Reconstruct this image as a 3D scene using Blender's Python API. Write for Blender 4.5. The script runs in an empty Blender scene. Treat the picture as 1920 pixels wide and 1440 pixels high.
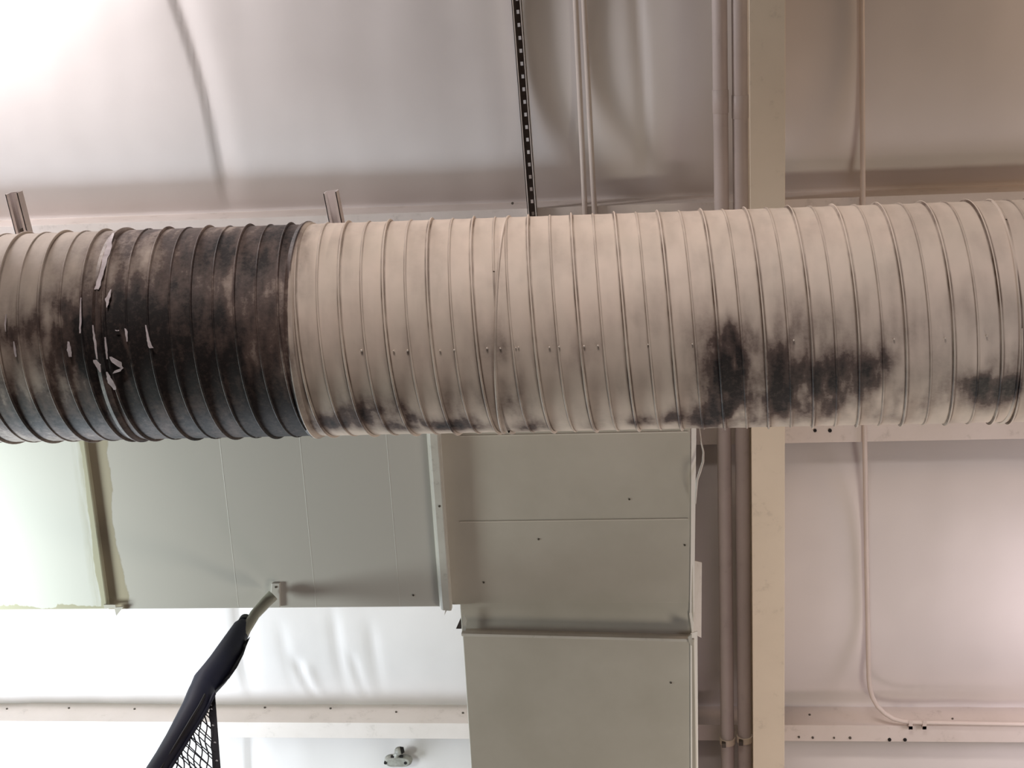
import bpy, math, random
from mathutils import Vector, Matrix, noise
random.seed(4)
C = bpy.context.scene.collection
PI = math.pi

# ------------------------------------------------------------------ camera
F = 2800.0                       # focal length in px of a 1920 px wide frame
CAM = Vector((0, 0, 1.6))
vx = Vector((-27960, 640, F)).normalized()
vy = Vector((560, 9650, F))
X_ = -vx
Y_ = (vy - vy.dot(X_) * X_).normalized()
Z_ = X_.cross(Y_)                # world axes written in (right, down, forward)
def ray(px, py):
    d = Vector((px - 960, py - 720, F))
    return Vector((d.dot(X_), d.dot(Y_), d.dot(Z_)))
def P(px, py, h):                # point seen at a pixel, on the level h metres above the camera
    d = ray(px, py)
    return CAM + d * (h / d.z)
def W(p):                        # world -> photo pixel, used to measure
    q = Vector(p) - CAM
    v = X_ * q.x + Y_ * q.y + Z_ * q.z
    return 960 + F * v.x / v.z, 720 + F * v.y / v.z
cam = bpy.data.cameras.new('camera'); co = bpy.data.objects.new('camera', cam); C.objects.link(co)
right = Vector((X_.x, Y_.x, Z_.x)); down = Vector((X_.y, Y_.y, Z_.y)); fwd = Vector((X_.z, Y_.z, Z_.z))
m = Matrix((right, -down, -fwd)).transposed().to_4x4(); m.translation = CAM
co.matrix_world = m
cam.sensor_width = 36; cam.lens = 36 * F / 1920; cam.clip_end = 100
bpy.context.scene.camera = co

# ------------------------------------------------------------------ helpers
def tag(o, label=None, cat=None, group=None, kind=None):
    if label: o['label'] = label
    if cat: o['category'] = cat
    if group: o['group'] = group
    if kind: o['kind'] = kind
    return o
def thing(name, label, cat, loc, group=None):
    o = bpy.data.objects.new(name, None); C.objects.link(o); o.location = loc
    o.empty_display_size = .1
    return tag(o, label, cat, group)
class MB:
    def __init__(s): s.v = []; s.f = []; s.sm = []
    def add(s, vs, fs, smooth=False):
        b = len(s.v); s.v += [tuple(v) for v in vs]
        for f in fs: s.f.append([b + i for i in f]); s.sm.append(smooth)
        return s
    def box(s, a, b):
        x0, x1 = sorted((a[0], b[0])); y0, y1 = sorted((a[1], b[1])); z0, z1 = sorted((a[2], b[2]))
        return s.hexa([(x0,y0,z0),(x1,y0,z0),(x1,y1,z0),(x0,y1,z0)], [(x0,y0,z1),(x1,y0,z1),(x1,y1,z1),(x0,y1,z1)])
    def hexa(s, lo, hi):
        n = len(lo)
        return s.add(list(lo) + list(hi), [list(range(n))[::-1], [n + i for i in range(n)]] +
                     [[i, (i + 1) % n, n + (i + 1) % n, n + i] for i in range(n)])
    def tube(s, pts, r, n=12, cap=True, sy=1.0, up=None):
        pts = [Vector(p) for p in pts]; N = len(pts)
        rs = r if isinstance(r, (list, tuple)) else [r] * N
        vs = []; ref = Vector(up) if up else None
        for i, p in enumerate(pts):
            t = (pts[min(i + 1, N - 1)] - pts[max(i - 1, 0)]).normalized()
            if ref is None: ref = t.orthogonal()
            a = (ref - ref.dot(t) * t).normalized(); b = t.cross(a); ref = a
            for k in range(n):
                w = 2 * PI * k / n
                vs.append(p + a * rs[i] * math.cos(w) + b * rs[i] * sy * math.sin(w))
        fs = [[i*n+k, i*n+(k+1)%n, (i+1)*n+(k+1)%n, (i+1)*n+k] for i in range(N-1) for k in range(n)]
        s.add(vs, fs, True)
        if cap:
            s.add(vs[:n], [list(range(n))[::-1]]); s.add(vs[-n:], [list(range(n))])
        return s
    def sweep(s, pts, frames, prof, closed=True):
        n = len(prof); vs = []
        for p, (a, b) in zip(pts, frames):
            for (u, v) in prof: vs.append(p + a * u + b * v)
        rng = range(n if closed else n - 1)
        fs = [[i*n+k, i*n+(k+1)%n, (i+1)*n+(k+1)%n, (i+1)*n+k] for i in range(len(pts)-1) for k in rng]
        return s.add(vs, fs, True)
    def ball(s, c, r, seg=16, ring=10, sc=(1,1,1)):
        c = Vector(c); vs = []
        for i in range(ring + 1):
            a = PI * i / ring
            for k in range(seg):
                w = 2*PI*k/seg
                vs.append(c + Vector((r*sc[0]*math.sin(a)*math.cos(w), r*sc[1]*math.sin(a)*math.sin(w), r*sc[2]*math.cos(a))))
        fs = [[i*seg+k, i*seg+(k+1)%seg, (i+1)*seg+(k+1)%seg, (i+1)*seg+k] for i in range(ring) for k in range(seg)]
        return s.add(vs, fs, True)
    def build(s, name, mat, parent=None, bevel=0):
        me = bpy.data.meshes.new(name)
        org = Vector((0, 0, 0)) if parent is None else parent.get('_o', None)
        me.from_pydata(s.v, [], s.f); me.materials.append(mat)
        me.polygons.foreach_set('use_smooth', s.sm); me.validate(); me.update()
        o = bpy.data.objects.new(name, me); C.objects.link(o)
        if parent is not None:
            bpy.context.view_layer.update()
            o.parent = parent; o.matrix_parent_inverse = parent.matrix_world.inverted()
        if bevel:
            b = o.modifiers.new('bevel', 'BEVEL'); b.width = bevel; b.segments = 2; b.limit_method = 'ANGLE'
        return o

# ------------------------------------------------------------------ materials
def lin(r, g, b):
    f = lambda c: (c/255/12.92 if c/255 <= .04045 else ((c/255+.055)/1.055)**2.4)
    return (f(r), f(g), f(b), 1)
def nmat(name, rough=.6, metal=0):
    m = bpy.data.materials.new(name); m.use_nodes = True
    nt = m.node_tree; bs = nt.nodes['Principled BSDF']
    bs.inputs['Roughness'].default_value = rough; bs.inputs['Metallic'].default_value = metal
    return m, nt, bs
def N(nt, t, **k):
    n = nt.nodes.new(t)
    for a, b in k.items(): setattr(n, a, b)
    return n
def mathn(nt, op, a, b=None, clamp=False):
    n = N(nt, 'ShaderNodeMath', operation=op, use_clamp=clamp)
    for i, v in enumerate((a, b)):
        if v is None: continue
        if isinstance(v, (int, float)): n.inputs[i].default_value = v
        else: nt.links.new(v, n.inputs[i])
    return n.outputs[0]
def mixc(nt, f, a, b):
    n = N(nt, 'ShaderNodeMix', data_type='RGBA')
    for s, v in ((0, f), (6, a), (7, b)):
        if isinstance(v, (int, float, tuple)): n.inputs[s].default_value = v
        else: nt.links.new(v, n.inputs[s])
    return n.outputs[2]
def noisen(nt, vec, scale, detail=4, rough=.6):
    n = N(nt, 'ShaderNodeTexNoise'); n.inputs['Scale'].default_value = scale
    n.inputs['Detail'].default_value = detail; n.inputs['Roughness'].default_value = rough
    nt.links.new(vec, n.inputs['Vector']); return n.outputs['Fac']
def mapr(nt, v, a, b, c=0., d=1., smooth=False):
    n = N(nt, 'ShaderNodeMapRange'); nt.links.new(v, n.inputs[0])
    if smooth: n.interpolation_type = 'SMOOTHSTEP'
    for i, x in enumerate((a, b, c, d)): n.inputs[1 + i].default_value = x
    return n.outputs[0]
def bump(nt, bs, h, strength=.2, dist=.01):
    b = N(nt, 'ShaderNodeBump'); b.inputs['Strength'].default_value = strength; b.inputs['Distance'].default_value = dist
    nt.links.new(h, b.inputs['Height']); nt.links.new(b.outputs[0], bs.inputs['Normal'])
def painted(name, col, col2=None, rough=.55, scale=3, bs_=.15, bscale=60, dirt=0):
    m, nt, bs = nmat(name, rough)
    tc = N(nt, 'ShaderNodeTexCoord').outputs['Object']
    n = noisen(nt, tc, scale, 5)
    c = mixc(nt, mapr(nt, n, .3, .7), lin(*col), lin(*(col2 or [x*.92 for x in col])))
    if dirt:
        d = noisen(nt, tc, scale * 4, 8, .7)
        c = mixc(nt, mapr(nt, d, .58, .75, 0, dirt), c, lin(90, 76, 66))
    nt.links.new(c, bs.inputs['Base Color'])
    bump(nt, bs, noisen(nt, tc, bscale, 4), bs_, .002)
    return m
M_steel = painted('beige_painted_steel', (226, 212, 193), (218, 204, 185), dirt=.25)
M_purlin = painted('off_white_painted_purlin', (220, 210, 204), (208, 198, 190), dirt=.3)
M_pipe = painted('grey_painted_pipe', (200, 188, 183), (186, 175, 171), rough=.5, dirt=.2)
M_conduit = painted('pale_painted_conduit', (212, 200, 192), (200, 188, 180), rough=.45)
M_channel = painted('pale_channel_edge', (216, 206, 198), rough=.5, dirt=.3)
M_dark = painted('channel_inside_shade', (66, 56, 52), (84, 72, 66), rough=.7)  # shade of the channel recess painted into this grey
M_hole = painted('dark_hole', (26, 22, 20), rough=.9)
M_screw = painted('dark_screw_head', (84, 76, 66), rough=.5)
M_navy = painted('navy_vinyl', (18, 24, 50), (14, 18, 40), rough=.6, bscale=25, bs_=.3)
M_navy2 = painted('black_vinyl', (9, 10, 20), (12, 13, 24), rough=.5)
M_cord = painted('black_cord', (20, 18, 28), rough=.8)
M_polegrey = painted('grey_pole_paint', (166, 164, 148), (150, 148, 134), rough=.45)
M_eyelet = painted('eyelet_ceiling_white', (232, 232, 236), rough=.3)  # white stands for the bright ceiling seen through the strap holes
M_white = painted('white_cable_jacket', (228, 220, 212), rough=.4)
M_fit = painted('grey_cast_fitting', (168, 166, 158), (120, 118, 108), rough=.5, scale=25, dirt=.5)

def insulation():
    m, nt, bs = nmat('white_vinyl_insulation', .55)
    tc = N(nt, 'ShaderNodeTexCoord').outputs['Object']
    c = mixc(nt, mapr(nt, noisen(nt, tc, 1.2, 3), .35, .65), lin(222, 216, 213), lin(213, 207, 204))
    d = mapr(nt, noisen(nt, tc, 60, 6, .8), .70, .78, 0, .5)
    c = mixc(nt, d, c, lin(120, 105, 95))
    nt.links.new(c, bs.inputs['Base Color'])
    mp = N(nt, 'ShaderNodeMapping'); mp.inputs['Scale'].default_value = (5, 1.2, 1)
    nt.links.new(tc, mp.inputs[0])
    h = mathn(nt, 'ADD', mathn(nt, 'MULTIPLY', noisen(nt, mp.outputs[0], 1, 3), .6), mathn(nt, 'MULTIPLY', noisen(nt, tc, 90, 2), .08))
    bump(nt, bs, h, .12, .02)
    return m
M_ins = insulation()
M_floor = painted('grey_floor_paint', (84, 78, 74), rough=.6)
M_wall = painted('room_wall_paint', (92, 86, 82), rough=.8)

# ------------------------------------------------------------------ levels (metres above the camera)
H_CEIL, H_PUR, H_RAF, H_PIPE, H_RECT = 7.0, 6.8, 6.2, 6.5, 4.70
z = lambda h: h + CAM.z
# purlin near edges in world Y
YP = [P(960, 392, H_PUR).y, P(1500, 797, H_PUR).y, P(400, 1357, H_PUR).y]

# ------------------------------------------------------------------ room shell
RX, RY0, RY1 = 11, -9, 12
o = MB().box((-RX, RY0, -.2), (RX, RY1, 0)).build('floor', M_floor); tag(o, kind='structure')
zt = z(H_CEIL) + .5
for nm, a, b in (('wall_left', (-RX-.2, RY0, 0), (-RX, RY1, zt)), ('wall_right', (RX, RY0, 0), (RX+.2, RY1, zt)),
                 ('wall_near', (-RX, RY0-.2, 0), (RX, RY0, zt)), ('wall_far', (-RX, RY1, 0), (RX, RY1+.2, zt))):
    tag(MB().box(a, b).build(nm, M_wall), kind='structure')

# ceiling: insulation blanket sagging between the purlins, with seams and folds
rows = [YP[0] - 1.5 * k for k in (5, 4, 3, 2, 1)] + YP + [YP[2] + 1.45 * k for k in (1, 2, 3, 4, 5, 6)]
SEAMS = [P(1200, 250, H_CEIL).x]
sa, sb = P(350, 0, H_CEIL), P(428, 380, H_CEIL)
sc_, sd = P(462, 1150, H_CEIL), P(472, 1312, H_CEIL)
def seam_left(y):
    if y < YP[0] + .4:
        t = (y - sa.y) / (sb.y - sa.y)
        t = max(-.6, min(1.2, t)); return sa.x + (sb.x - sa.x) * t + .05 * math.sin(PI * max(0, min(1, t))) 
    t = max(-.5, min(1.2, (y - sc_.y) / (sd.y - sc_.y))); return sc_.x + (sd.x - sc_.x) * t
def groove(d, a, wl, wr):
    return a * math.exp(-((d / (wl if d < 0 else wr)) ** 2) * .7) if abs(d) < .5 else 0
def fold(x, y, px0, py0, px1, py1, a, w):
    A = P(px0, py0, H_CEIL); B = P(px1, py1, H_CEIL)
    t = (y - A.y) / (B.y - A.y)
    if t < -.35 or t > 1.35: return 0
    fade = 1 if 0 <= t <= 1 else max(0, 1 - (abs(t - .5) - .5) / .35)
    d = (x - (A.x + (B.x - A.x) * t)) / w
    return a * math.exp(-d * d) * fade if abs(d) < 4 else 0
def ceil_h(x, y):
    i = 0
    while i < len(rows) - 2 and y > rows[i + 1]: i += 1
    t = (y - rows[i]) / (rows[i + 1] - rows[i]); t = max(0, min(1, t))
    e = 1 - abs(2 * t - 1) ** 2.8
    s = -.185 * e
    env = min(1, 4 * t * (1 - t) * 1.6)
    s += env * groove(x - seam_left(y), .022, .012, .06)
    for sx in (SEAMS[0], SEAMS[0] + 2.1, SEAMS[0] + 4.2, SEAMS[0] - 4.1, SEAMS[0] - 6.2):
        s += env * groove(x - sx - .03 * math.sin(y * 2), .011, .03, .012)
    if y < YP[0]:
        s += env * fold(x, y, 1030, 0, 1085, 360, .004, .07)
        s += env * fold(x, y, 1135, 0, 1170, 360, .002, .06)
        s += env * fold(x, y, 1195, 0, 1220, 340, .003, .04)
    elif y > YP[1]:
        for a in ((572, 1230, 598, 1310, .03, .025), (588, 1240, 606, 1315, -.02, .03), (640, 1150, 655, 1300, .012, .03),
                  (673, 1220, 690, 1300, .014, .02), (708, 1170, 718, 1280, .010, .03), (545, 1170, 560, 1290, .008, .03)):
            s += env * fold(x, y, *a)
    s += .012 * noise.noise(Vector((x * 1.1, y * 1.6, 0))) + .004 * noise.noise(Vector((x * 6, y * 1.2, 4)))
    return H_CEIL + s * 1.0
def ceil_grid():
    xs = []; x = -RX
    while x < RX: xs.append(x); x += (.02 if -3.6 < x < 2.6 else .25)
    xs.append(RX)
    ys = []; y = RY0
    while y < RY1: ys.append(y); y += (.025 if -.6 < y < 4.7 else .2)
    ys.append(RY1)
    mb = MB(); n = len(xs)
    vs = [(x, y, z(ceil_h(x, y))) for y in ys for x in xs]
    fs = [[j*n+i, (j+1)*n+i, (j+1)*n+i+1, j*n+i+1] for j in range(len(ys)-1) for i in range(n-1)]
    mb.add(vs, fs, True); return mb
tag(ceil_grid().build('ceiling', M_ins), kind='structure')

# ------------------------------------------------------------------ purlins
def purlin(y, label, marks, rot=0, sh=0):
    t = thing('roof_purlin', label, 'beam', (0, y, z(H_PUR)), 'steel purlins under the roof insulation')
    MB().box((-RX - .1, y, z(H_PUR)), (RX + .1, y + .004, z(H_CEIL))).build('web', M_purlin, t)
    fl = MB().box((-RX - .1, y - .001, z(H_PUR) - .003), (RX + .1, y + .088, z(H_PUR)))
    fl.box((-RX - .1, y + .085, z(H_PUR)), (RX + .1, y + .088, z(H_PUR) + .018))
    fl.build('bottom_flange', M_purlin, t, .001)
    for (px, py, r, kind) in marks:
        if kind == 'w':
            d = ray(px, py); p = CAM + d * (y / d.y)
            c = MB().tube([p + Vector((0, -.005, 0)), p + Vector((0, .001, 0))], r, 10)
        else:
            p = P(px, py, H_PUR - .003)
            c = MB().tube([p + Vector((0, 0, -.005)), p + Vector((0, 0, .001))], r, 10)
        c.build('screw', M_screw if r < .0075 else M_hole, t)
    t.location.y += sh; t.rotation_euler.z = rot
    return t
purlin(YP[0], 'pale steel purlin running just above the round duct in the photo', [(961, 381, .006, 'f'), (1176, 366, .009, 'w'), (1690, 351, .009, 'w')])
purlin(YP[1], 'pale steel purlin crossing behind the lower edge of the round duct', [(1528, 807, .008, 'f'), (1556, 807, .009, 'f')])
purlin(YP[2], 'lowest pale steel purlin, behind the navy pole, with the bent conduit clamped to it',
       [(14, 1335, .006, 'w'), (130, 1333, .006, 'w'), (253, 1334, .006, 'w'), (497, 1330, .006, 'w'), (620, 1331, .006, 'w'), (743, 1337, .006, 'w'),
        (868, 1338, .006, 'w'), (1518, 1338, .006, 'w'), (1786, 1344, .005, 'w'), (1498, 1379, .006, 'f'), (1524, 1380, .006, 'f'), (1564, 1380, .005, 'f'), (1594, 1380, .007, 'f'),
        (1668, 1383, .009, 'f'), (1697, 1383, .009, 'f')], .006, .004)

# ------------------------------------------------------------------ rafter
xa = (P(1404, 400, H_RAF).x + P(1413, 1200, H_RAF).x) / 2; xb = (P(1467, 400, H_RAF).x + P(1476, 1200, H_RAF).x) / 2
t = thing('steel_rafter', 'wide beige steel rafter running top to bottom beside the two pipes', 'beam', ((xa+xb)/2, 2, z(H_RAF)))
MB().box((xa, RY0, z(H_RAF)), (xb, RY1, z(H_RAF) + .012)).build('bottom_flange', M_steel, t, .003)
xm = (xa + xb) / 2
MB().box((xm - .004, RY0, z(H_RAF) + .012), (xm + .004, RY1, z(H_PUR) - .016)).build('web', M_steel, t)
MB().box((xa, RY0, z(H_PUR) - .016), (xb, RY1, z(H_PUR) - .003)).build('top_flange', M_steel, t)

# ------------------------------------------------------------------ pipes beside the rafter
def along(px, py, h): return P(px, py, h).x
def run_pipe(name, px, h, r, label, group, couplings, clamps, mat):
    x = (along(px[0], 300, h) + along(px[1], 1100, h)) / 2
    t = thing(name, label, 'pipe', (x, 2, z(h)), group)
    MB().tube([(x, RY0+.05, z(h)), (x, RY1-.05, z(h))], r, 24).build('pipe_run', mat, t)
    for py in couplings:
        y = P(px[0], py, h).y
        MB().tube([(x, y - .05, z(h)), (x, y - .048, z(h)), (x, y + .048, z(h)), (x, y + .05, z(h))], [r, r + .0025, r + .0025, r], 24).build('coupling', mat, t)
    for py in clamps:
        y = P(px[1], py, h).y
        MB().tube([(x, y - .015, z(h)), (x, y + .015, z(h))], r + .005, 24).build('clamp', M_steel, t)
        MB().box((x - r * .9, y - .012, z(h) - r - .02), (x - r * .3, y + .012, z(h) - r + .004)).build('clamp_bolt', M_screw, t, .002)
        MB().tube([(x, y, z(h)+r), (x, y, z(H_PUR))], .006, 8).build('hanger_rod', M_screw, t)
    return t
run_pipe('steel_pipe', (1352, 1361), H_PIPE, .032, 'grey pipe farther from the rafter, left one of the thick pair', 'thick pipes beside the rafter', [190], [1388], M_pipe)
run_pipe('steel_pipe', (1386, 1396), H_PIPE, .033, 'grey pipe right against the rafter, right one of the thick pair', 'thick pipes beside the rafter', [200], [1384], M_pipe)

# thin conduit pair, upper centre
def line_conduit(pts, h, r, mat, name, label, group=None):
    q = [P(a, b, h) for a, b in pts]
    t = thing(name, label, 'conduit', q[0], group)
    MB().tube(q, r, 14).build('conduit_run', mat, t)
    return t
for dx, lb in ((0, 'left one of the two thin painted conduits above the round duct'), (15.5, 'right one of the two thin painted conduits above the round duct')):
    line_conduit([(1071 + dx, -180), (1079 + dx, 0), (1094 + dx + .1 * dx, 330), (1097 + dx + .15 * dx, 400), (1101 + dx * 1.16, 480)], 6.784, .0125, M_conduit, 'thin_conduit', lb, 'thin conduit pair')

# slotted channel, upper centre
A = P(968 - 15, -200, 6.756); B = P(998+.075*90, 490, 6.756)
t = thing('slotted_channel', 'long slotted strut channel with a row of holes, left of the thin conduits', 'channel', A)
dirv = (B - A).normalized(); sd_ = Vector((dirv.y, -dirv.x, 0)).normalized(); L = (B - A).length
def obox(mb, c0, c1, w0, w1, zl, zh):
    lo = [c0 + sd_*w0, c1 + sd_*w0, c1 + sd_*w1, c0 + sd_*w1]
    return mb.hexa([Vector((p.x, p.y, zl)) for p in lo], [Vector((p.x, p.y, zh)) for p in lo])
hw = .022; zb = z(6.756)
sides = MB()
for s in (-1, 1):
    obox(sides, A, B, s*hw, s*(hw-.003), zb, zb+.041); obox(sides, A, B, s*hw, s*(hw-.0075), zb, zb+.003)
sides.build('side_wall', M_channel, t)
web = MB(); holes = []
pitch = .0565; k = 0
obox(web, A, B, -hw+.004, -.006, zb+.037, zb+.040); obox(web, A, B, .006, hw-.004, zb+.037, zb+.040)
while (k + 1) * pitch < L:
    obox(web, A + dirv*(k*pitch), A + dirv*(k*pitch + pitch - .017), -.006, .006, zb+.037, zb+.040); k += 1
web.build('slotted_web', M_dark, t)

# conduit with a bend, right
q = [(1613, -200), (1616, 0), (1618, 380), (1621, 800), (1625, 1050), (1629, 1270), (1631, 1290), (1636, 1308), (1645, 1324), (1658, 1337), (1674, 1347), (1692, 1352), (1715, 1354), (1920, 1358), (2500, 1372)]
t = line_conduit(q, 6.784, .0115, M_conduit, 'bent_conduit', 'single thin conduit right of the rafter, bending along the lowest purlin')
for px in (1707, 1733):
    p = P(px, 1354, 6.784)
    MB().box(p + Vector((-.010, -.014, -.013)), p + Vector((.010, .034, -.010))).box(p + Vector((-.010, .015, -.013)), p + Vector((.010, .034, .034))).build('conduit_clamp', M_conduit, t, .001)

# ------------------------------------------------------------------ spiral duct
def yzang(px, py):
    d = ray(px, py); return math.atan2(d.y, d.z)
a1, a2 = yzang(960, 406), yzang(960, 811)
DD = 4.35; ac = (a1 + a2) / 2; RD = DD * math.sin((a2 - a1) / 2)
YD, HD = DD * math.sin(ac), DD * math.cos(ac)
fv = Vector((0, -math.sin(ac), -math.cos(ac))); gv = Vector((0, math.cos(ac), -math.sin(ac)))
CD = Vector((0, YD, z(HD)))
def dpt(x, th, r=RD): return Vector((x, 0, 0)) + CD + (fv * math.cos(th) + gv * math.sin(th)) * r
def hit(px, py):                  # where a pixel's ray meets the duct: (x, theta)
    d = ray(px, py); a = math.atan2(d.y, d.z) - ac
    s = DD * math.sin(a) / RD
    s = max(-.999, min(.999, s))
    phi = math.asin(s)            # angle at surface relative to ray
    th = phi - a if False else math.asin(s) - a
    pt = dpt(0, th)
    return d.x * ((pt.z - CAM.z) / d.z), th
PITCH = hit(1327 + 20, 600)[0] - hit(1240 + 20, 600)[0]

def soft(x, y, cx, cy, rx, ry):
    return math.exp(-(((x - cx) / rx) ** 2 + ((y - cy) / ry) ** 2))
# soot stains measured on the duct: centre x, y, radii, strength
STAINS = [(230, 640, 60, 60, .75), (210, 600, 90, 40, .45), (300, 690, 150, 40, .6), (270, 690, 50, 30, .6), (120, 590, 45, 40, .5), (60, 610, 60, 60, .25),
          (150, 700, 60, 70, .45), (95, 600, 60, 40, .2), (230, 730, 80, 60, .5), (120, 790, 120, 40, .35),
          (60, 780, 70, 60, .3), (10, 620, 30, 40, .5), (500, 470, 50, 60, .2), (420, 640, 60, 90, .15), (480, 740, 60, 60, .2),
          (345, 480, 70, 60, .12), (400, 480, 60, 60, .2), (180, 470, 25, 35, .15), (20, 730, 50, 50, .35), (240, 560, 40, 40, .4),
          (620, 795, 45, 18, .65), (690, 780, 50, 30, .55), (760, 775, 24, 26, .95), (770, 800, 45, 16, .6), (855, 800, 60, 14, .6), (870, 775, 50, 35, .30),
          (640, 760, 30, 22, .25), (935, 600, 14, 120, .16), (975, 770, 30, 50, .35), (1000, 800, 30, 20, .4), (840, 740, 20, 50, .15),
          (1195, 790, 30, 10, .7), (1265, 785, 35, 14, .6), (1115, 800, 20, 8, .4),
          (1375, 680, 26, 60, 1.1), (1378, 740, 34, 50, .7), (1330, 730, 35, 60, .35), (1330, 790, 40, 20, .6), (1395, 780, 60, 35, .45),
          (1460, 700, 30, 70, .40), (1475, 745, 40, 35, .5), (1520, 700, 40, 50, .35), (1560, 735, 70, 40, .45), (1600, 690, 60, 40, .25), (1650, 680, 28, 40, .45),
          (1640, 740, 60, 35, .3), (1700, 760, 50, 30, .25), (1790, 745, 30, 22, .3), (1845, 722, 42, 26, .8), (1860, 755, 40, 20, .6), (1905, 725, 20, 22, .5),
          (1870, 690, 60, 40, .2), (1500, 780, 90, 16, .3), (1640, 785, 90, 10, .15), (1430, 600, 60, 70, .12), (1530, 715, 150, 65, .14), (1350, 620, 30, 60, .15), (1150, 640, 300, 60, .10), (1600, 600, 260, 60, .10)]
ST = []
for (cx, cy, rx, ry, s) in STAINS:
    X0, T0 = hit(cx, cy); _, Ta = hit(cx, max(415, cy - ry * .7)); _, Tb = hit(cx, min(805, cy + ry * .7))
    ST.append((X0, T0, rx * .00155, max(.06, (Tb - Ta) / 1.4), s))
XJ = [hit(-500, 610)[0], hit(182, 610)[0], hit(541, 610)[0], hit(929, 610)[0], hit(1912, 610)[0], hit(2500, 610)[0]]
def soot(x, th):
    n1 = noise.fractal(Vector((x * 9, th * 2.2, 1.7)), 1, 2, 5)
    n2 = noise.fractal(Vector((x * 40, th * 3.5, 8.1)), 1, 2, 4)
    s = 0
    for (a, b, rx, ry, k) in ST:
        dx = (x - a) / rx; dy = (th - b) / ry
        if abs(dx) < 2.6 and abs(dy) < 2.6: s += k * math.exp(-(dx*dx + dy*dy))
    s *= .88 + .6 * n1 + .5 * n2
    if x < XJ[2]:                                   # the blackened length left of the joint
        base = .50 + .26 * n1 + .16 * n2
        lx = (x - hit(140, 610)[0]) / .35
        base *= max(.25, min(1, .65 + 1.0 * lx)) if x < hit(330, 610)[0] else 1
        if x > hit(400, 610)[0]: base += .06
        base += .34 * max(0, min(1, (th - .35) / .5))
        s = s * .8 + base + (.10 if x > hit(275, 610)[0] else -.02)
    elif x < XJ[2] + .09:
        s += max(0, .16 + .3 * n2) * (1 - (x - XJ[2]) / .09)
    else:
        s += max(0, .03 + .10 * n1 + .05 * n2)
    return max(0, min(1, s))

def duct_paint():
    m, nt, bs = nmat('beige_duct_paint_with_soot', .5)
    uv = N(nt, 'ShaderNodeUVMap'); uv.uv_map = 'helix'
    sep = N(nt, 'ShaderNodeSeparateXYZ'); nt.links.new(uv.outputs[0], sep.inputs[0])
    tc = N(nt, 'ShaderNodeTexCoord').outputs['Object']
    at = N(nt, 'ShaderNodeAttribute'); at.attribute_name = 'soot'
    base = mixc(nt, mapr(nt, noisen(nt, tc, 5, 4), .35, .65), lin(214, 197, 182), lin(204, 190, 175))
    fine = noisen(nt, tc, 70, 8, .75)
    # brown grime line beside every seam, weaker beside the stiffening rib
    fr = mathn(nt, 'FRACT', sep.outputs[0])
    d0 = mathn(nt, 'ABSOLUTE', mathn(nt, 'SUBTRACT', mathn(nt, 'FRACT', mathn(nt, 'ADD', sep.outputs[0], .5)), .5))
    d1 = mathn(nt, 'ABSOLUTE', mathn(nt, 'SUBTRACT', fr, .5))
    var = mapr(nt, noisen(nt, tc, 7, 3), .35, .65, .35, 1)
    l0 = mathn(nt, 'MULTIPLY', mapr(nt, d0, .03, .075, 1, 0, True), var)
    l1 = mathn(nt, 'MULTIPLY', mapr(nt, d1, .018, .048, .7, 0, True), var)
    base = mixc(nt, mathn(nt, 'MAXIMUM', l0, l1), base, lin(84, 64, 48))
    s = mathn(nt, 'MULTIPLY', at.outputs['Fac'], mapr(nt, fine, .3, .7, .8, 1.2), True)
    dark = mixc(nt, mapr(nt, noisen(nt, tc, 12, 6), .35, .65), lin(106, 88, 80), lin(90, 74, 68))
    base = mixc(nt, mapr(nt, s, 0, .6), base, dark)
    base = mixc(nt, mapr(nt, s, .5, 1), base, lin(27, 20, 19))
    nt.links.new(base, bs.inputs['Base Color'])
    nt.links.new(mapr(nt, fine, .2, .8, .55, .75), bs.inputs['Roughness'])
    bump(nt, bs, noisen(nt, tc, 25, 5), .12, .004)
    return m
M_duct = duct_paint()

def set_soot(o):
    me = o.data; ca = me.color_attributes.new('soot', 'FLOAT_COLOR', 'POINT')
    buf = []
    for v in me.vertices:
        q = Vector(v.co); rel = q - CD
        th = math.atan2(rel.dot(gv), rel.dot(fv)); s = soot(q.x, th)
        buf += (s, s, s, 1)
    ca.data.foreach_set('color', buf)
def set_helix(o, ph):
    me = o.data; uv = me.uv_layers.new(name='helix')
    buf = []
    for l in me.loops:
        q = me.vertices[l.vertex_index].co; rel = q - CD
        th = math.atan2(rel.dot(gv), rel.dot(fv))
        buf += [(q.x, th)]
    out = []
    for p in me.polygons:
        ths = [buf[i][1] for i in p.loop_indices]; wrap = max(ths) - min(ths) > PI
        for i in p.loop_indices:
            th = buf[i][1] + (2*PI if wrap and buf[i][1] < 0 else 0)
            out.append((i, (buf[i][0] - ph) / PITCH - th / (2*PI), th))
    flat = [0.0] * (2 * len(me.loops))
    for i, u, v in out: flat[2*i] = u; flat[2*i+1] = v
    uv.data.foreach_set('uv', flat)
def helix(x0, x1, ph, half, prof, step=4.0):
    """ridge wound round the duct between x0 and x1; ph = x of a seam at theta 0"""
    mb = MB(); pts = []; fr = []
    k0 = math.floor(((x0 - ph) / PITCH - half) * 360 / step) ; k1 = math.ceil(((x1 - ph) / PITCH - half) * 360 / step)
    for k in range(k0, k1 + 1):
        th = math.radians(k * step); x = ph + (half + th / (2*PI)) * PITCH
        if x < x0 or x > x1: continue
        pts.append(dpt(x, th, RD)); fr.append((Vector((1, 0, 0)), fv * math.cos(th) + gv * math.sin(th)))
    return mb.sweep(pts, fr, prof, False)
SEAMP = [(-.0042, -.001), (-.0026, .0045), (-.0004, .0062), (.0018, .0048), (.0030, -.001)]
RIBP = [(-.0032, -.0005), (-.0012, .0022), (.0010, .0022), (.0028, -.0005)]
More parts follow.
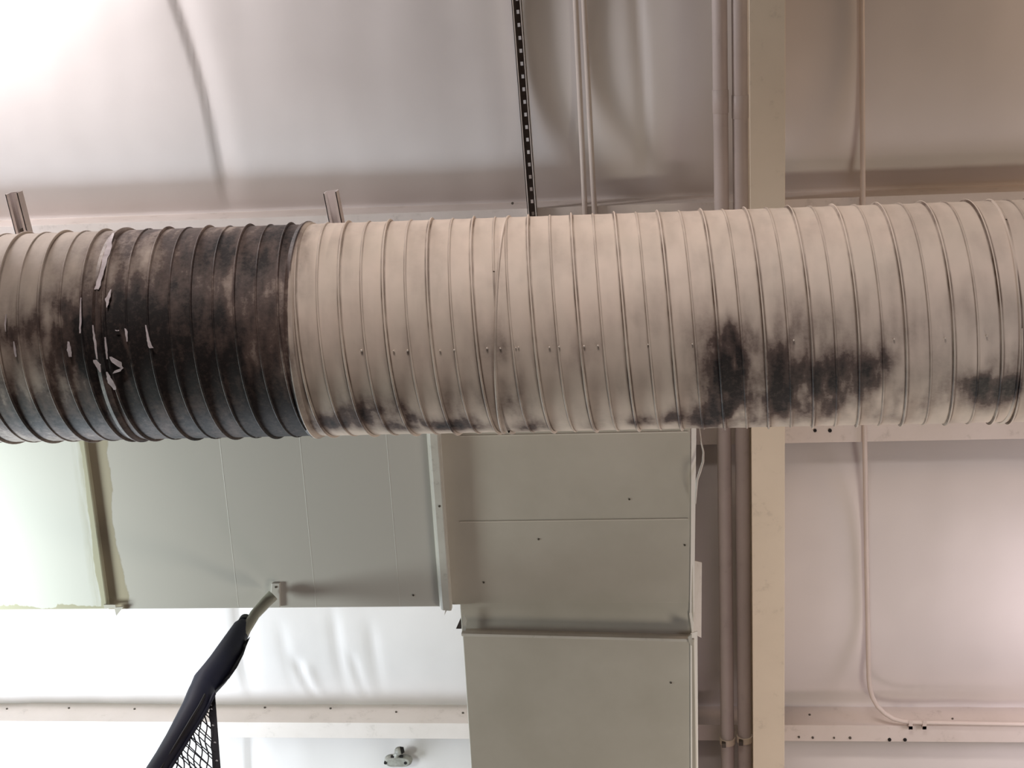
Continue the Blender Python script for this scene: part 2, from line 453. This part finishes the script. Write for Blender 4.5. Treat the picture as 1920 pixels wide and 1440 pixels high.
# a seam's x at theta 0 per section, read off the photograph
PH = [hit(112, 610)[0], hit(281, 610)[0], hit(632, 590)[0], hit(1340, 590)[0], hit(1340, 590)[0]]
PH = [hit(74, 610)[0], hit(279, 610)[0], hit(806, 610)[0], hit(1344, 610)[0], hit(1344, 610)[0] + .05]
SL = ['grey stained duct length at the left edge', 'soot-blackened duct length', 'clean beige duct length', 'long beige duct length with dark stains underneath', None]
root = thing('spiral_duct', 'large round spiral-seamed sheet metal duct, soot-blackened at its left end', 'duct', (0, YD, z(HD) - RD))
NT = 200
for i in range(5):
    x0, x1 = XJ[i], XJ[i+1]
    vis0, vis1 = max(x0, hit(-60, 610)[0]), min(x1, hit(1990, 610)[0])
    xs = []; x = x0
    while x < x1 - .001: xs.append(x); x += .006 if (vis0 - .01 < x < vis1) else .05
    xs.append(x1)
    vs = []
    for x in xs:
        for k in range(NT):
            th = -PI + 2*PI*k/NT
            u = (x - PH[i]) / PITCH - th / (2*PI); u -= math.floor(u)
            dr = .0003 * math.cos(4*PI*u) + .0008 * noise.noise(Vector((x*7, th*2, 3)))
            vs.append(dpt(x, th, RD + dr - .0015))
    fs = [[j*NT+k, j*NT+(k+1)%NT, (j+1)*NT+(k+1)%NT, (j+1)*NT+k] for j in range(len(xs)-1) for k in range(NT)]
    sec = MB().add(vs, fs, True).build('duct_length', M_duct, root)
    if SL[i]: sec['label'] = SL[i]
    set_soot(sec); set_helix(sec, PH[i])
    a = helix(x0 + .004, x1 - .004, PH[i], 0, SEAMP).build('spiral_seam', M_duct, sec); set_soot(a)
    b = helix(x0 + .004, x1 - .004, PH[i], .5, RIBP).build('stiffening_rib', M_duct, sec); set_soot(b)
    for q in (a, b):
        uv = q.data.uv_layers.new(name='helix'); n = len(q.data.loops)
        np_ = len(SEAMP) if q is a else len(RIBP)
        fl = []
        for l in q.data.loops: fl += [((0.0 if q is a else .5) if l.vertex_index % np_ < 2 else .22), 0]
        uv.data.foreach_set('uv', fl)
# joint bands
for j in (1, 2, 3, 4):
    x = XJ[j]; prof = [(-.014, -.002), (-.012, .003), (-.004, .0035), (-.001, .0075), (.002, .0075), (.004, .0035), (.012, .003), (.014, -.002)]
    if j > 2: prof = [(-.0045, -.001), (-.002, .003), (-.0005, .0045), (.0015, .004), (.0035, -.001)]
    pts = []; fr = []
    tilt = {1: .012, 2: .004, 3: .016, 4: .012}[j]
    for k in range(91):
        th = -PI + 2*PI*k/90
        pts.append(dpt(x + tilt * math.sin(th) * (-1 if j == 3 else 1), th)); fr.append((Vector((1,0,0)), fv*math.cos(th)+gv*math.sin(th)))
    b = MB().sweep(pts, fr, prof, False).build('joint_band', M_duct, root)
    set_soot(b); uv = b.data.uv_layers.new(name='helix'); uv.data.foreach_set('uv', [.22, 0] * len(b.data.loops))
# pale rivet heads in a row
M_rivet = painted('pale_rivet', (206, 196, 184), rough=.4)
for px, py, r in [(678, 657, .004), (738, 658, .003), (764, 657, .0035), (825, 657, .003), (852, 656, .0035), (913, 653, .0035), (938, 653, .003), (967, 652, .002), (972, 651, .002), (1030, 651, .003),
              (1048, 650, .003), (1095, 649, .0035), (1121, 648, .003), (1298, 645, .0025), (1488, 638, .003), (1676, 636, .0025), (1772, 634, .0025), (1215, 646, .0025), (1850, 630, .0025)]:
    x, th = hit(px, py); p = dpt(x, th, RD + .001)
    MB().ball(p, r * .9, 8, 6).build('rivet', M_rivet, root)
# torn strips of pale tape stuck on the blackened length
M_tape = painted('torn_pale_tape', (240, 230, 232), (190, 178, 180), rough=.35, scale=30, bscale=30, bs_=.5)
def strip(pts, ws):
    mb = MB(); vs = []
    P2 = [hit(*p) for p in pts]
    fine = []
    for i in range(len(P2) - 1):
        for k in range(5):
            t = k / 5; fine.append((P2[i][0] + (P2[i+1][0]-P2[i][0])*t, P2[i][1] + (P2[i+1][1]-P2[i][1])*t, ws[i] + (ws[i+1]-ws[i])*t))
    fine.append((*P2[-1], ws[-1]))
    n = len(fine)
    for r in (RD + .0065, RD + .0090):
        for x, th, w in fine:
            j = w * .3 * noise.noise(Vector((th * 30, x * 50, 0)))
            vs += [dpt(x - w/2 + j, th, r), dpt(x + w/2 + j, th, r)]
    fs = []
    for i in range(n - 1):
        a = 2*i; b = 2*n + 2*i
        fs += [[b, b+1, b+3, b+2], [a, a+2, a+3, a+1], [a, a+1, b+1, b] if i == 0 else [a, b, b+2, a+2], [a+1, a+3, b+3, b+1]]
    return mb.add(vs, fs)
for pts, ws in [([(213, 442), (204, 475), (194, 510), (184, 545)], [.006, .018, .012, .014]),
                ([(210, 545), (204, 562), (202, 578)], [.002, .013, .002]),
                ([(199, 632), (201, 652), (203, 672)], [.003, .006, .003]), ([(176, 610), (180, 640), (184, 672)], [.003, .007, .003]),
                ([(275, 610), (280, 635), (284, 652)], [.003, .007, .012]), ([(202, 696), (210, 715), (217, 728)], [.004, .017, .007]),
                ([(209, 668), (220, 678), (230, 688)], [.006, .026, .006]), ([(180, 674), (186, 682), (190, 696)], [.010, .016, .003]),
                ([(232, 688), (222, 694), (214, 698)], [.004, .020, .004]), ([(28, 640), (30, 655), (32, 668)], [.002, .006, .004]),
                ([(14, 590), (12, 606), (13, 622)], [.001, .004, .001]), ([(154, 560), (153, 600), (152, 625)], [.002, .006, .004]), ([(130, 640), (132, 655), (134, 668)], [.004, .012, .008]),
                ([(218, 619), (222, 621), (224, 619)], [.003, .008, .003]), ([(236, 616), (239, 622), (240, 640)], [.003, .007, .003])]:
    strip(pts, ws).build('tape_scrap', M_tape, root)

# ------------------------------------------------------------------ strut ends above the duct
M_gal = painted('galvanised_strut', (236, 228, 226), (220, 210, 208), rough=.4, dirt=.25, scale=9)
def strut(p0, p1, label):
    h = HD + RD + .012
    A = P(*p0, h); B = P(*p1, h)
    t = thing('strut_channel', label, 'channel', A, 'strut ends lying over the round duct')
    d = (B - A).normalized(); s = Vector((d.y, -d.x, 0)).normalized(); mb = MB()
    L_ = (P(p1[0], 738, h).y - A.y) / (B.y - A.y)
    def ob(w0, w1, zl, zh):
        E = A + (B - A) * (L_ + .06); c = [A + s*w0, E + s*w0, E + s*w1, A + s*w1]
        mb.hexa([Vector((q.x, q.y, z(zl))) for q in c], [Vector((q.x, q.y, z(zh))) for q in c])
    for sg in (-1, 1):
        ob(sg*.0205, sg*.0178, h, h + .041); ob(sg*.0205, sg*.0095, h, h + .003)
    ob(-.018, .018, h + .038, h + .041)
    mb.build('channel_body', M_gal, t)
    b_ = A + (B - A) * L_
    MB().tube([Vector((b_.x, b_.y, z(h) + .02)), Vector((b_.x, b_.y, z(H_CEIL) - .02))], .005, 8).build('hanger_rod', M_screw, t)
    # cross bolt and nut
    c = A + d * .12
    MB().tube([Vector((c.x, c.y, z(h) + .004)), Vector((c.x, c.y, z(h) + .05))], .006, 8).build('bolt', M_screw, t)
    return t
strut((21, 363), (92, 640), 'strut channel end at the left edge, above the blackened duct')
strut((618, 361), (672, 640), 'strut channel end where the clean part of the round duct begins')

# ------------------------------------------------------------------ rectangular duct
def rect_paint():
    m, nt, bs = nmat('grey_beige_sheet_metal_paint', .45)
    tc = N(nt, 'ShaderNodeTexCoord').outputs['Object']
    base = mixc(nt, mapr(nt, noisen(nt, tc, 2.5, 5), .35, .65), lin(204, 197, 185), lin(193, 186, 173))
    d = mapr(nt, noisen(nt, tc, 34, 8, .8), .68, .76, 0, .5)
    base = mixc(nt, d, base, lin(110, 102, 88))
    nt.links.new(base, bs.inputs['Base Color'])
    bump(nt, bs, noisen(nt, tc, 40, 4), .10, .003)
    return m
M_rect = rect_paint()
def caulk_paint(name, xs, side, c1, c2, reach, edge_y=None):
    """paint with a smeared sealant border: slanted edge line given by two world points"""
    m, nt, bs = nmat(name, .45)
    tc = N(nt, 'ShaderNodeTexCoord').outputs['Object']
    sep = N(nt, 'ShaderNodeSeparateXYZ'); nt.links.new(tc, sep.inputs[0])
    mp = N(nt, 'ShaderNodeMapping'); mp.inputs['Scale'].default_value = (9, 5, 1); nt.links.new(tc, mp.inputs[0])
    n = noisen(nt, mp.outputs[0], 1, 6, .55)
    d = mathn(nt, 'MULTIPLY', mathn(nt, 'SUBTRACT', sep.outputs[0], xs), side)        # distance into the panel
    d2 = mathn(nt, 'SUBTRACT', d, mathn(nt, 'MULTIPLY', mathn(nt, 'SUBTRACT', n, .5), reach * 1.6))
    f = mapr(nt, d2, reach - .002, reach + .003, 1, 0)
    if edge_y is not None:
        e = mathn(nt, 'SUBTRACT', edge_y, sep.outputs[1])
        e2 = mathn(nt, 'SUBTRACT', e, mathn(nt, 'MULTIPLY', mathn(nt, 'SUBTRACT', n, .45), .12))
        f = mathn(nt, 'MAXIMUM', f, mapr(nt, e2, .004, .008, 1, 0))
        # wide thin brushed smear
        mp2 = N(nt, 'ShaderNodeMapping'); mp2.inputs['Scale'].default_value = (40, 3, 1); nt.links.new(tc, mp2.inputs[0])
        w = mathn(nt, 'MULTIPLY', mapr(nt, d2, reach, reach * 2.6, 1, 0), mapr(nt, noisen(nt, mp2.outputs[0], 1, 4), .42, .6, 0, .6))
        f = mathn(nt, 'MAXIMUM', f, w)
    base = mixc(nt, f, lin(*c1), lin(*c2))
    nt.links.new(base, bs.inputs['Base Color'])
    bump(nt, bs, mathn(nt, 'ADD', mathn(nt, 'MULTIPLY', f, .5), mathn(nt, 'MULTIPLY', noisen(nt, tc, 40, 4), .2)), .15, .003)
    return m

HL, HM, HR, HB = 4.675, 4.70, 4.715, 4.672
yf = P(430, 1141, HM).y                         # far edge of the left run
x1 = (P(166, 840, HL).x + P(195, 1130, HL).x) / 2     # end of the left length
x2 = (P(802, 830, HM).x + P(822, 1130, HM).x) / 2
yn = P(960, 772, H_RECT).y
xr = (P(1297, 850, HR).x + P(1299, 1150, HR).x) / 2
xl = P(864, 1160, HR).x
ystep = P(1080, 1194, HB).y
TOP = H_PUR - .006  # unseen height stretched up to the purlins to block light beside the rafter
rd = thing('rectangular_duct', 'flat-bottomed beige rectangular duct behind and below the round duct, turning at a corner', 'duct', (xr - .4, yf, z(HM)))
M_left = caulk_paint('white_paint_with_olive_sealant', x1, -1, (228, 228, 222), (190, 186, 162), .022, P(100, 1143, HL).y)
M_mid = caulk_paint('grey_paint_with_tan_sealant', x1, 1, (205, 201, 194), (180, 170, 148), .058)
yfL = P(100, 1143, HL).y
s = MB().box((-4.2, yn, z(HL)), (x1, yfL, z(TOP) - .9)).build('duct_length', M_left, rd, .004); s['label'] = 'white length at the left end'
s = MB().box((x1 - .01, yn, z(HM)), (x2 + .045, yf, z(TOP) - .9)).build('duct_length', M_mid, rd, .004); s['label'] = 'grey middle length with sealant smears'
# near part of the corner box
MB().box((x2 + .04, yn, z(HR)), (xr, yf, z(TOP))).box((xl, yf - .01, z(HR) + .0005), (xr, ystep + .02, z(TOP))).build('corner_box', M_rect, rd, .003)
M_cleat = painted('pale_cleat_paint', (214, 209, 200), (200, 194, 184), dirt=.35, scale=8)
# branch beyond the step, a touch lower, near edge slightly skewed
ya, yb = P(866, 1189, HB).y, P(1296, 1200, HB).y
xbl = P(868, 1200, HB).x
lo = [(xbl, ya, z(HB)), (xr, yb, z(HB)), (xr, 8.0, z(HB)), (xbl, 8.0, z(HB))]
MB().hexa(lo, [(a, b, z(TOP)) for a, b, _ in lo]).build('branch_length', M_rect, rd, .003)
# turned seam at the step
e = MB().hexa([(xbl - .004, ya - .004, z(HB) - .003), (xr, yb - .004, z(HB) - .003), (xr, yb + .006, z(HB) - .003), (xbl - .004, ya + .006, z(HB) - .003)],
          [(xbl - .004, ya - .004, z(HB) + .02), (xr, yb - .004, z(HB) + .02), (xr, yb + .006, z(HB) + .02), (xbl - .004, ya + .006, z(HB) + .02)])
e.build('seam_edge', M_cleat, rd, .001)
# standing cleat at the end of the middle length: two folded faces
xc0 = x2; xc1 = P(826, 1000, HM - .03).x
cl = MB()
yc1 = yf + .002
prof = [(xc0, HM + .001), (xc0 + .010, HM - .020), (xc0 + .016, HM - .024), (xc0 + .040, HM - .028), (xc0 + .045, HM - .026), (xc0 + .045, HM + .001)]
cl.hexa([(x - .002, yn, z(h)) for x, h in prof], [(x + .002, yc1, z(h)) for x, h in prof])
cl.build('standing_cleat', M_cleat, rd)
MB().tube([Vector((xc0+.03, P(812, 944, HM).y, z(HM) - .028)), Vector((xc0+.03, P(812, 944, HM).y, z(HM)-.024))], .004, 8).build('screw', M_screw, rd)
# cross-break creases pressed in the middle length
for px, w in ((430, .003), (578, .004), (738, .003)):
    xa_ = P(px - 8, 840, HM).x; xb_ = P(px + 6, 1130, HM).x; c = (xa_ + xb_) / 2
    MB().hexa([(c - w, yn, z(HM) + .001), (c + w, yn, z(HM) + .001), (c + w + .003, yf - .004, z(HM) + .001), (c - w + .003, yf - .004, z(HM) + .001)][::1],
              [(c, yn, z(HM) - .0004), (c + w*.5, yn, z(HM) - .0004), (c + w*.5 + .003, yf - .004, z(HM) - .0004), (c + .003, yf - .004, z(HM) - .0004)]).build('stiffening_crease', M_mid, rd)
# crease and thin seam across the corner box
for py, nm in ((816, 'seam_line'), (977, 'stiffening_crease')):
    A = P(862, py, HR); B = P(1290, py + 1, HR)
    MB().hexa([(A.x, A.y, z(HR)+.001), (B.x, A.y, z(HR)+.001), (B.x, A.y + .008, z(HR)+.001), (A.x, A.y + .008, z(HR)+.001)],
              [(A.x, A.y, z(HR) - .0015), (B.x, A.y, z(HR) - .0015), (B.x, A.y + .002, z(HR) - .0025), (A.x, A.y + .002, z(HR) - .0025)]).build(nm, M_rect, rd)
# upturned edge strip on the right side, its lit brightness painted in white
M_edge = painted('lit_edge_white', (250, 246, 242), (244, 240, 236), rough=.4)
def edge(px0, py0, px1, py1, w0, w1, h, h2):
    A = P(px0, py0, h); B = P(px1, py1, h)
    MB().hexa([(A.x - .001, A.y, z(h)), (A.x + w0 * 1.3, A.y, z(h) + w0), (B.x + w1 * 1.3, B.y, z(h) + w1), (B.x - .001, B.y, z(h))],
              [(A.x - .001, A.y, z(h) + .004), (A.x + w0 * 1.3, A.y, z(h) + w0 + .004), (B.x + w1 * 1.3, B.y, z(h) + w1 + .004), (B.x - .001, B.y, z(h) + .004)]).build('side_edge', M_edge, rd)
edge(1297, 790, 1296, 1010, .012, .010, HR - .004, HR + .02)
edge(1296, 1010, 1294, 1150, .010, .011, HR - .004, HR + .02)
edge(1293, 1150, 1298, 1192, .011, .003, HR - .006, HR + .02)
edge(1295, 1188, 1296, 1600, .018, .021, HB - .004, HB + .025)
# bent flap, drip tabs
p = [P(1303, 1052, HR + .08), P(1316, 1055, HR + .12), P(1315, 1196, HR + .10), P(1300, 1188, HR + .04)]
MB().hexa(p, [q + Vector((0, 0, .004)) for q in p]).build('bent_flap', M_cleat, rd)
def tri(pts, h, name='torn_tab', th=.006, mat=M_cleat):
    q = [P(a, b, h) for a, b in pts]
    MB().hexa(q, [v + Vector((0, 0, th)) for v in q]).build(name, mat, rd)
tri([(194, 1134), (216, 1134), (217, 1140), (196, 1141)], HM - .03)
tri([(214, 1139), (231, 1138), (218, 1155)], HM - .02)
tri([(835, 1144), (838, 1144), (833, 1154)], HM)
tri([(869, 1147), (869, 1179), (855, 1179)], HM + .02, mat=M_dark)
tri([(869, 1147), (875, 1165), (872, 1190), (868, 1200), (867, 1180)], HM - .01)
tri([(1290, 1195), (1297, 1190), (1298, 1212), (1292, 1206)], HB - .01)
# small nail marks
for px, py, h in ((1180, 936, HR), (907, 1092, HR), (1010, 1011, HR), (1258, 1280, HB), (775, 1116, HM), (1284, 1022, HR)):
    p = P(px, py, h); MB().tube([p + Vector((0, 0, -.002)), p + Vector((0, 0, .002))], .0035, 8).build('screw', M_screw, rd)

# white cable by the duct's side
cp = [P(1310, 790, 4.74), P(1315, 830, 4.72), P(1319, 848, 4.71), P(1318, 866, 4.70), P(1313, 882, 4.69), P(1307, 900, 4.68), P(1305, 925, 4.68), P(1304, 945, 4.69)]
mb = MB().tube(cp, [.0015, .0022, .003, .004, .0045, .004, .003, .002], 8)
tag(mb.build('loose_cable', M_white), 'short loose white cable curling beside the pipes at the rectangular duct edge', 'cable')

# ------------------------------------------------------------------ net pole hanging from the rectangular duct
pt = P(505, 1122, HM)
base = Vector((pt.x - .02, pt.y + .02, 0))
npole = thing('net_pole', 'grey pole in a navy padded sleeve with black netting, hanging at the lower left', 'pole', (pt.x, pt.y, 0))
br = MB()
q = [P(509, 1094, HM - .012), P(524, 1094, HM - .012), P(525, 1139, HM - .012), P(505, 1139, HM - .012)]
br.hexa(q, [v + Vector((0, 0, .012)) for v in q]).build('mounting_plate', M_mid, npole, .002)
b = P(517, 1101, HM - .014); MB().tube([b, b + Vector((0, 0, .006))], .004, 8).build('bolt', M_screw, npole)
top = P(512, 1112, HM - .03)
ctl = [(512, 1116, 4.66), (498, 1130, 4.64), (478, 1152, 4.55), (455, 1190, 4.46)]
MB().tube([P(*c) for c in ctl], [.021, .020, .018, .018], 18).build('pole_tube', M_polegrey, npole)
# padded sleeve: loft of left/right edges
sl = [(448, 1162, 471, 1168, 4.53), (437, 1178, 471, 1176, 4.50), (424, 1195, 463, 1196, 4.45), (407, 1218, 452, 1222, 4.38), (392, 1238, 442, 1246, 4.32),
      (376, 1258, 429, 1268, 4.26), (361, 1276, 413, 1285, 4.20), (356, 1290, 403, 1296, 4.17), (351, 1303, 401, 1304, 4.13), (341, 1325, 390, 1330, 4.08),
      (328, 1350, 374, 1355, 4.02), (309, 1385, 350, 1392, 3.94), (290, 1418, 330, 1424, 3.86), (272, 1446, 312, 1452, 3.79), (240, 1500, 280, 1508, 3.66)]
ctr = [(P(a, b, h) + P(c, d, h)) / 2 for a, b, c, d, h in sl]
rad = [(P(a, b, h) - P(c, d, h)).length / 2 for a, b, c, d, h in sl]
end = ctr[-1]
ctr2 = ctr + [Vector((end.x - .03, end.y + .03, 4.6)), Vector((end.x - .04, end.y + .04, 3.0)), Vector((end.x - .05, end.y + .05, .01))]
MB().tube(ctr2, [r * (1 if i else .8) for i, r in enumerate(rad)] + [rad[-1]] * 3, 24, up=(1, 0, 0)).build('padded_sleeve', M_navy, npole)
MB().tube([ctr[0] + Vector((0, 0, .012)), ctr[0] + Vector((0, 0, -.012))], rad[0] * 1.03, 18).build('sleeve_cuff', M_navy2, npole)
# dark overlapping flap on the right of the sleeve
fl = [(468, 1196, 464, 1205, 4.42), (460, 1215, 452, 1222, 4.38), (455, 1230, 441, 1246, 4.32), (444, 1252, 428, 1268, 4.26), (430, 1272, 412, 1287, 4.20), (413, 1287, 404, 1295, 4.17), (404, 1294, 402, 1297, 4.16)]
va = [P(a, b, h + .01) for a, b, c, d, h in fl]; vb = [P(c - 6, d, h) for a, b, c, d, h in fl]
n = len(va); up = Vector((0, 0, .012))
mb = MB(); mb.add(va + vb + [v + up for v in va] + [v + up for v in vb],
   [[i, i+1, n+i+1, n+i] for i in range(n-1)] + [[2*n+i, 3*n+i, 3*n+i+1, 2*n+i+1] for i in range(n-1)] + [[i, 2*n+i, 2*n+i+1, i+1] for i in range(n-1)] + [[n+i, n+i+1, 3*n+i+1, 3*n+i] for i in range(n-1)], True)
mb.build('sleeve_flap', M_navy2, npole)
# zip piping down the sleeve
pp = [(384, 1302, 4.13), (374, 1322, 4.08), (358, 1348, 4.02), (334, 1388, 3.94), (312, 1424, 3.86), (296, 1450, 3.79), (268, 1500, 3.66)]
MB().tube([P(a, b, h - .035) for a, b, h in pp], .0035, 8).build('zip', M_navy2, npole)
pp = [(402, 1300, 4.13), (388, 1328, 4.08), (371, 1356, 4.02), (349, 1392, 3.94), (329, 1424, 3.86), (312, 1452, 3.79), (280, 1508, 3.66)]
MB().tube([P(a, b, h - .01) for a, b, h in pp], .006, 8).build('piping', M_navy, npole)
# strap with eyelets, painted white for bright ceiling behind the holes; netting
Hn = lambda y: 4.17 - (y - 1296) * (4.17 - 3.66) / 210
def strapx(y): return 397 + (y - 1300) * (405 - 397) / 140
st = [(strapx(y) , y) for y in (1292, 1330, 1370, 1410, 1450, 1520)]
L_ = [P(x - 5 - (y-1292)*.012, y, Hn(y)) for x, y in st]; R_ = [P(x + 5 + (y-1292)*.018, y, Hn(y)) for x, y in st]
mb = MB(); n = len(L_); up = Vector((0, 0, .006))
mb.add(L_ + R_ + [v+up for v in L_] + [v+up for v in R_], [[i, i+1, n+i+1, n+i] for i in range(n-1)] + [[2*n+i, 3*n+i, 3*n+i+1, 2*n+i+1] for i in range(n-1)] +
   [[i, 2*n+i, 2*n+i+1, i+1] for i in range(n-1)] + [[n+i, n+i+1, 3*n+i+1, 3*n+i] for i in range(n-1)] + [[0, n, 3*n, 2*n], [n-1, 3*n-1, 4*n-1, 2*n-1]])
mb.build('net_strap', M_cord, npole)
for x, y in ((395.5, 1323), (396, 1330), (399.5, 1361), (403, 1393), (406.5, 1427)):
    p = P(x, y, Hn(y) - .002); MB().ball(p, .0042, 10, 6, (1, 1, .4)).build('eyelet', M_eyelet, npole)
def edge_x(y):            # right edge of the sleeve
    tb = [(1300, 402), (1328, 388), (1356, 371), (1392, 349), (1424, 329), (1452, 312), (1520, 276)]
    for (a, b), (c, d) in zip(tb, tb[1:]):
        if y <= c: return b + (d - b) * (y - a) / (c - a)
    return 276
net = MB()
for k in range(11):                       # wavy cords running down
    pts = []; y = 1300
    while y < 1520:
        x = strapx(y) - 4 - k * 10.2 - (y - 1300) * .03 * k / 3 + 2.6 * math.sin((y - 1300) / 9.0 + k * 1.1)
        if x > edge_x(y) - 2: pts.append(P(x, y, Hn(y)))
        y += 2.5
    if len(pts) > 2: net.tube(pts, .0022, 6)
for k in range(12):                       # slanting cords
    y0 = 1296 + k * 19; pts = []
    for j in range(40):
        x = strapx(y0) - j * 3; y = y0 - j * 2.9 * 1.0
        if y < 1297 or x < edge_x(max(1300, y)) - 2: break
        pts.append(P(x, y, Hn(y)))
    if len(pts) > 2: net.tube(pts, .0016, 6)
for k in range(14):
    pts = []
    for j in range(60):
        y = 1300 + k * 16 + j * 2.6; x = edge_x(max(1300, 1300 + k*16)) + j * 3
        if x > strapx(y) or y > 1520: break
        pts.append(P(x, y, Hn(y)))
    if len(pts) > 2: net.tube(pts, .0018, 6)
net.build('netting', M_cord, npole)

# ------------------------------------------------------------------ small cast fitting at the bottom edge
c = P(747, 1424, 6.85); hf = ceil_h(c.x, c.y) - .045
c = P(747, 1424, hf)
ft = thing('pipe_fitting', 'small grey cast fitting with a round knob on top, under the lowest purlin', 'fitting', c)
k_ = .00245
def rel(dx, dy, dz=0): return c + Vector((dx * k_, dy * k_, dz))
body = MB()
ring = []
for i in range(28):
    w = 2*PI*i/28; ring.append((30 * math.copysign(abs(math.cos(w))**.75, math.cos(w)), (12 + 3*abs(math.cos(w))) * math.sin(w) + 1))
lo = [rel(x*.86, y*.82, -.030) for x, y in ring]; mid = [rel(x, y, -.012) for x, y in ring]; hi = [rel(x, y, .012) for x, y in ring]
n = 28
body.add(lo + mid + hi, [list(range(n))[::-1], [2*n+i for i in range(n)]] + [[i, (i+1)%n, n+(i+1)%n, n+i] for i in range(n)] + [[n+i, n+(i+1)%n, 2*n+(i+1)%n, 2*n+i] for i in range(n)])
body.build('fitting_body', M_fit, ft, .004)
MB().tube([rel(-3, -10, -.008), rel(-1, -17, -.012), rel(3, -24, -.014)], [.021, .014, .015], 14).build('neck', M_fit, ft)
MB().ball(rel(4, -25, -.020), .0225, 18, 12).build('knob', M_fit, ft)
MB().tube([rel(8, -26, -.018), rel(15, -27, -.014)], [.0205, .014], 14).build('knob_cap', M_hole, ft)
for dx in (-26, 17): MB().tube([rel(dx, 1, -.033), rel(dx, 1, -.02)], .008, 12).build('bolt_hole', M_hole, ft)
for dx in (-14, 5): MB().box(rel(dx, -13, -.026), rel(dx+7, -10, -.01)).build('lug', M_hole, ft)
MB().tube([rel(0, 0, .01), Vector((c.x, c.y, z(ceil_h(c.x, c.y)) + .002))], .012, 10).build('stem', M_fit, ft)

# ------------------------------------------------------------------ lamps and added fills
def lamp(name, loc, power, col, r=.25):
    l = bpy.data.lights.new(name, 'POINT'); l.energy = power; l.color = col; l.shadow_soft_size = r
    o = bpy.data.objects.new(name, l); C.objects.link(o); o.location = loc; return o
def area(name, loc, target, power, col, sx, sy):
    l = bpy.data.lights.new(name, 'AREA'); l.energy = power; l.color = col; l.shape = 'RECTANGLE'; l.size = sx; l.size_y = sy
    o = bpy.data.objects.new(name, l); C.objects.link(o); o.location = loc
    o.rotation_euler = (Vector(target) - Vector(loc)).to_track_quat('-Z', 'Y').to_euler(); return o
lamp('high_bay_lamp_left', (-3.3, 2.3, z(3.8)), 160, (.90, 1, .97), .28)
lamp('high_bay_lamp_far_left', (-3.6, 4.4, z(5.3)), 350, (.80, .90, 1), .8)
lamp('high_bay_lamp_near_left', (-3.5, -.6, z(5.6)), 225, (1, .935, .94), .35)
lamp('added_fill_low_right', (1.9, 3.9, z(3.0)), 120, (1, .92, .76), .4)  # added low fill to brighten duct undersides and purlin flange
lamp('added_fill_low_near_right', (1.7, 1.6, z(2.6)), 24, (.9, .9, 1), .3)  # added low fill, kept from fitting light strengths to brightness
lamp('high_bay_lamp_right', (2.2, 3.3, z(6.0)), 27, (1, .86, .93), .3)
lamp('added_warm_fill_near_right', (3.4, .2, z(6.0)), 72, (1, .70, .48), .4)  # added warm fill for the near right ceiling
lamp('added_fill_far', (.8, 7.0, z(3.0)), 110, (1, .76, .78), .6)  # added fill from ahead to brighten the undersides
a = area('duct_fill_from_behind', (-.9, -5, z(1.8)), (-.1, 1.4, z(4.25)), 20, (1, .90, .86), 3, 1.0)  # added fill, beam narrowed to brighten the duct and spare the ceiling
a.data.spread = math.radians(38)
w = bpy.data.worlds.new('world'); bpy.context.scene.world = w; w.use_nodes = True
w.node_tree.nodes['Background'].inputs[0].default_value = (.6, .55, .5, 1); w.node_tree.nodes['Background'].inputs[1].default_value = .0

vs = bpy.context.scene.view_settings
vs.view_transform = 'Standard'; vs.look = 'None'; vs.exposure = 0; vs.gamma = 1; vs.use_curve_mapping = False
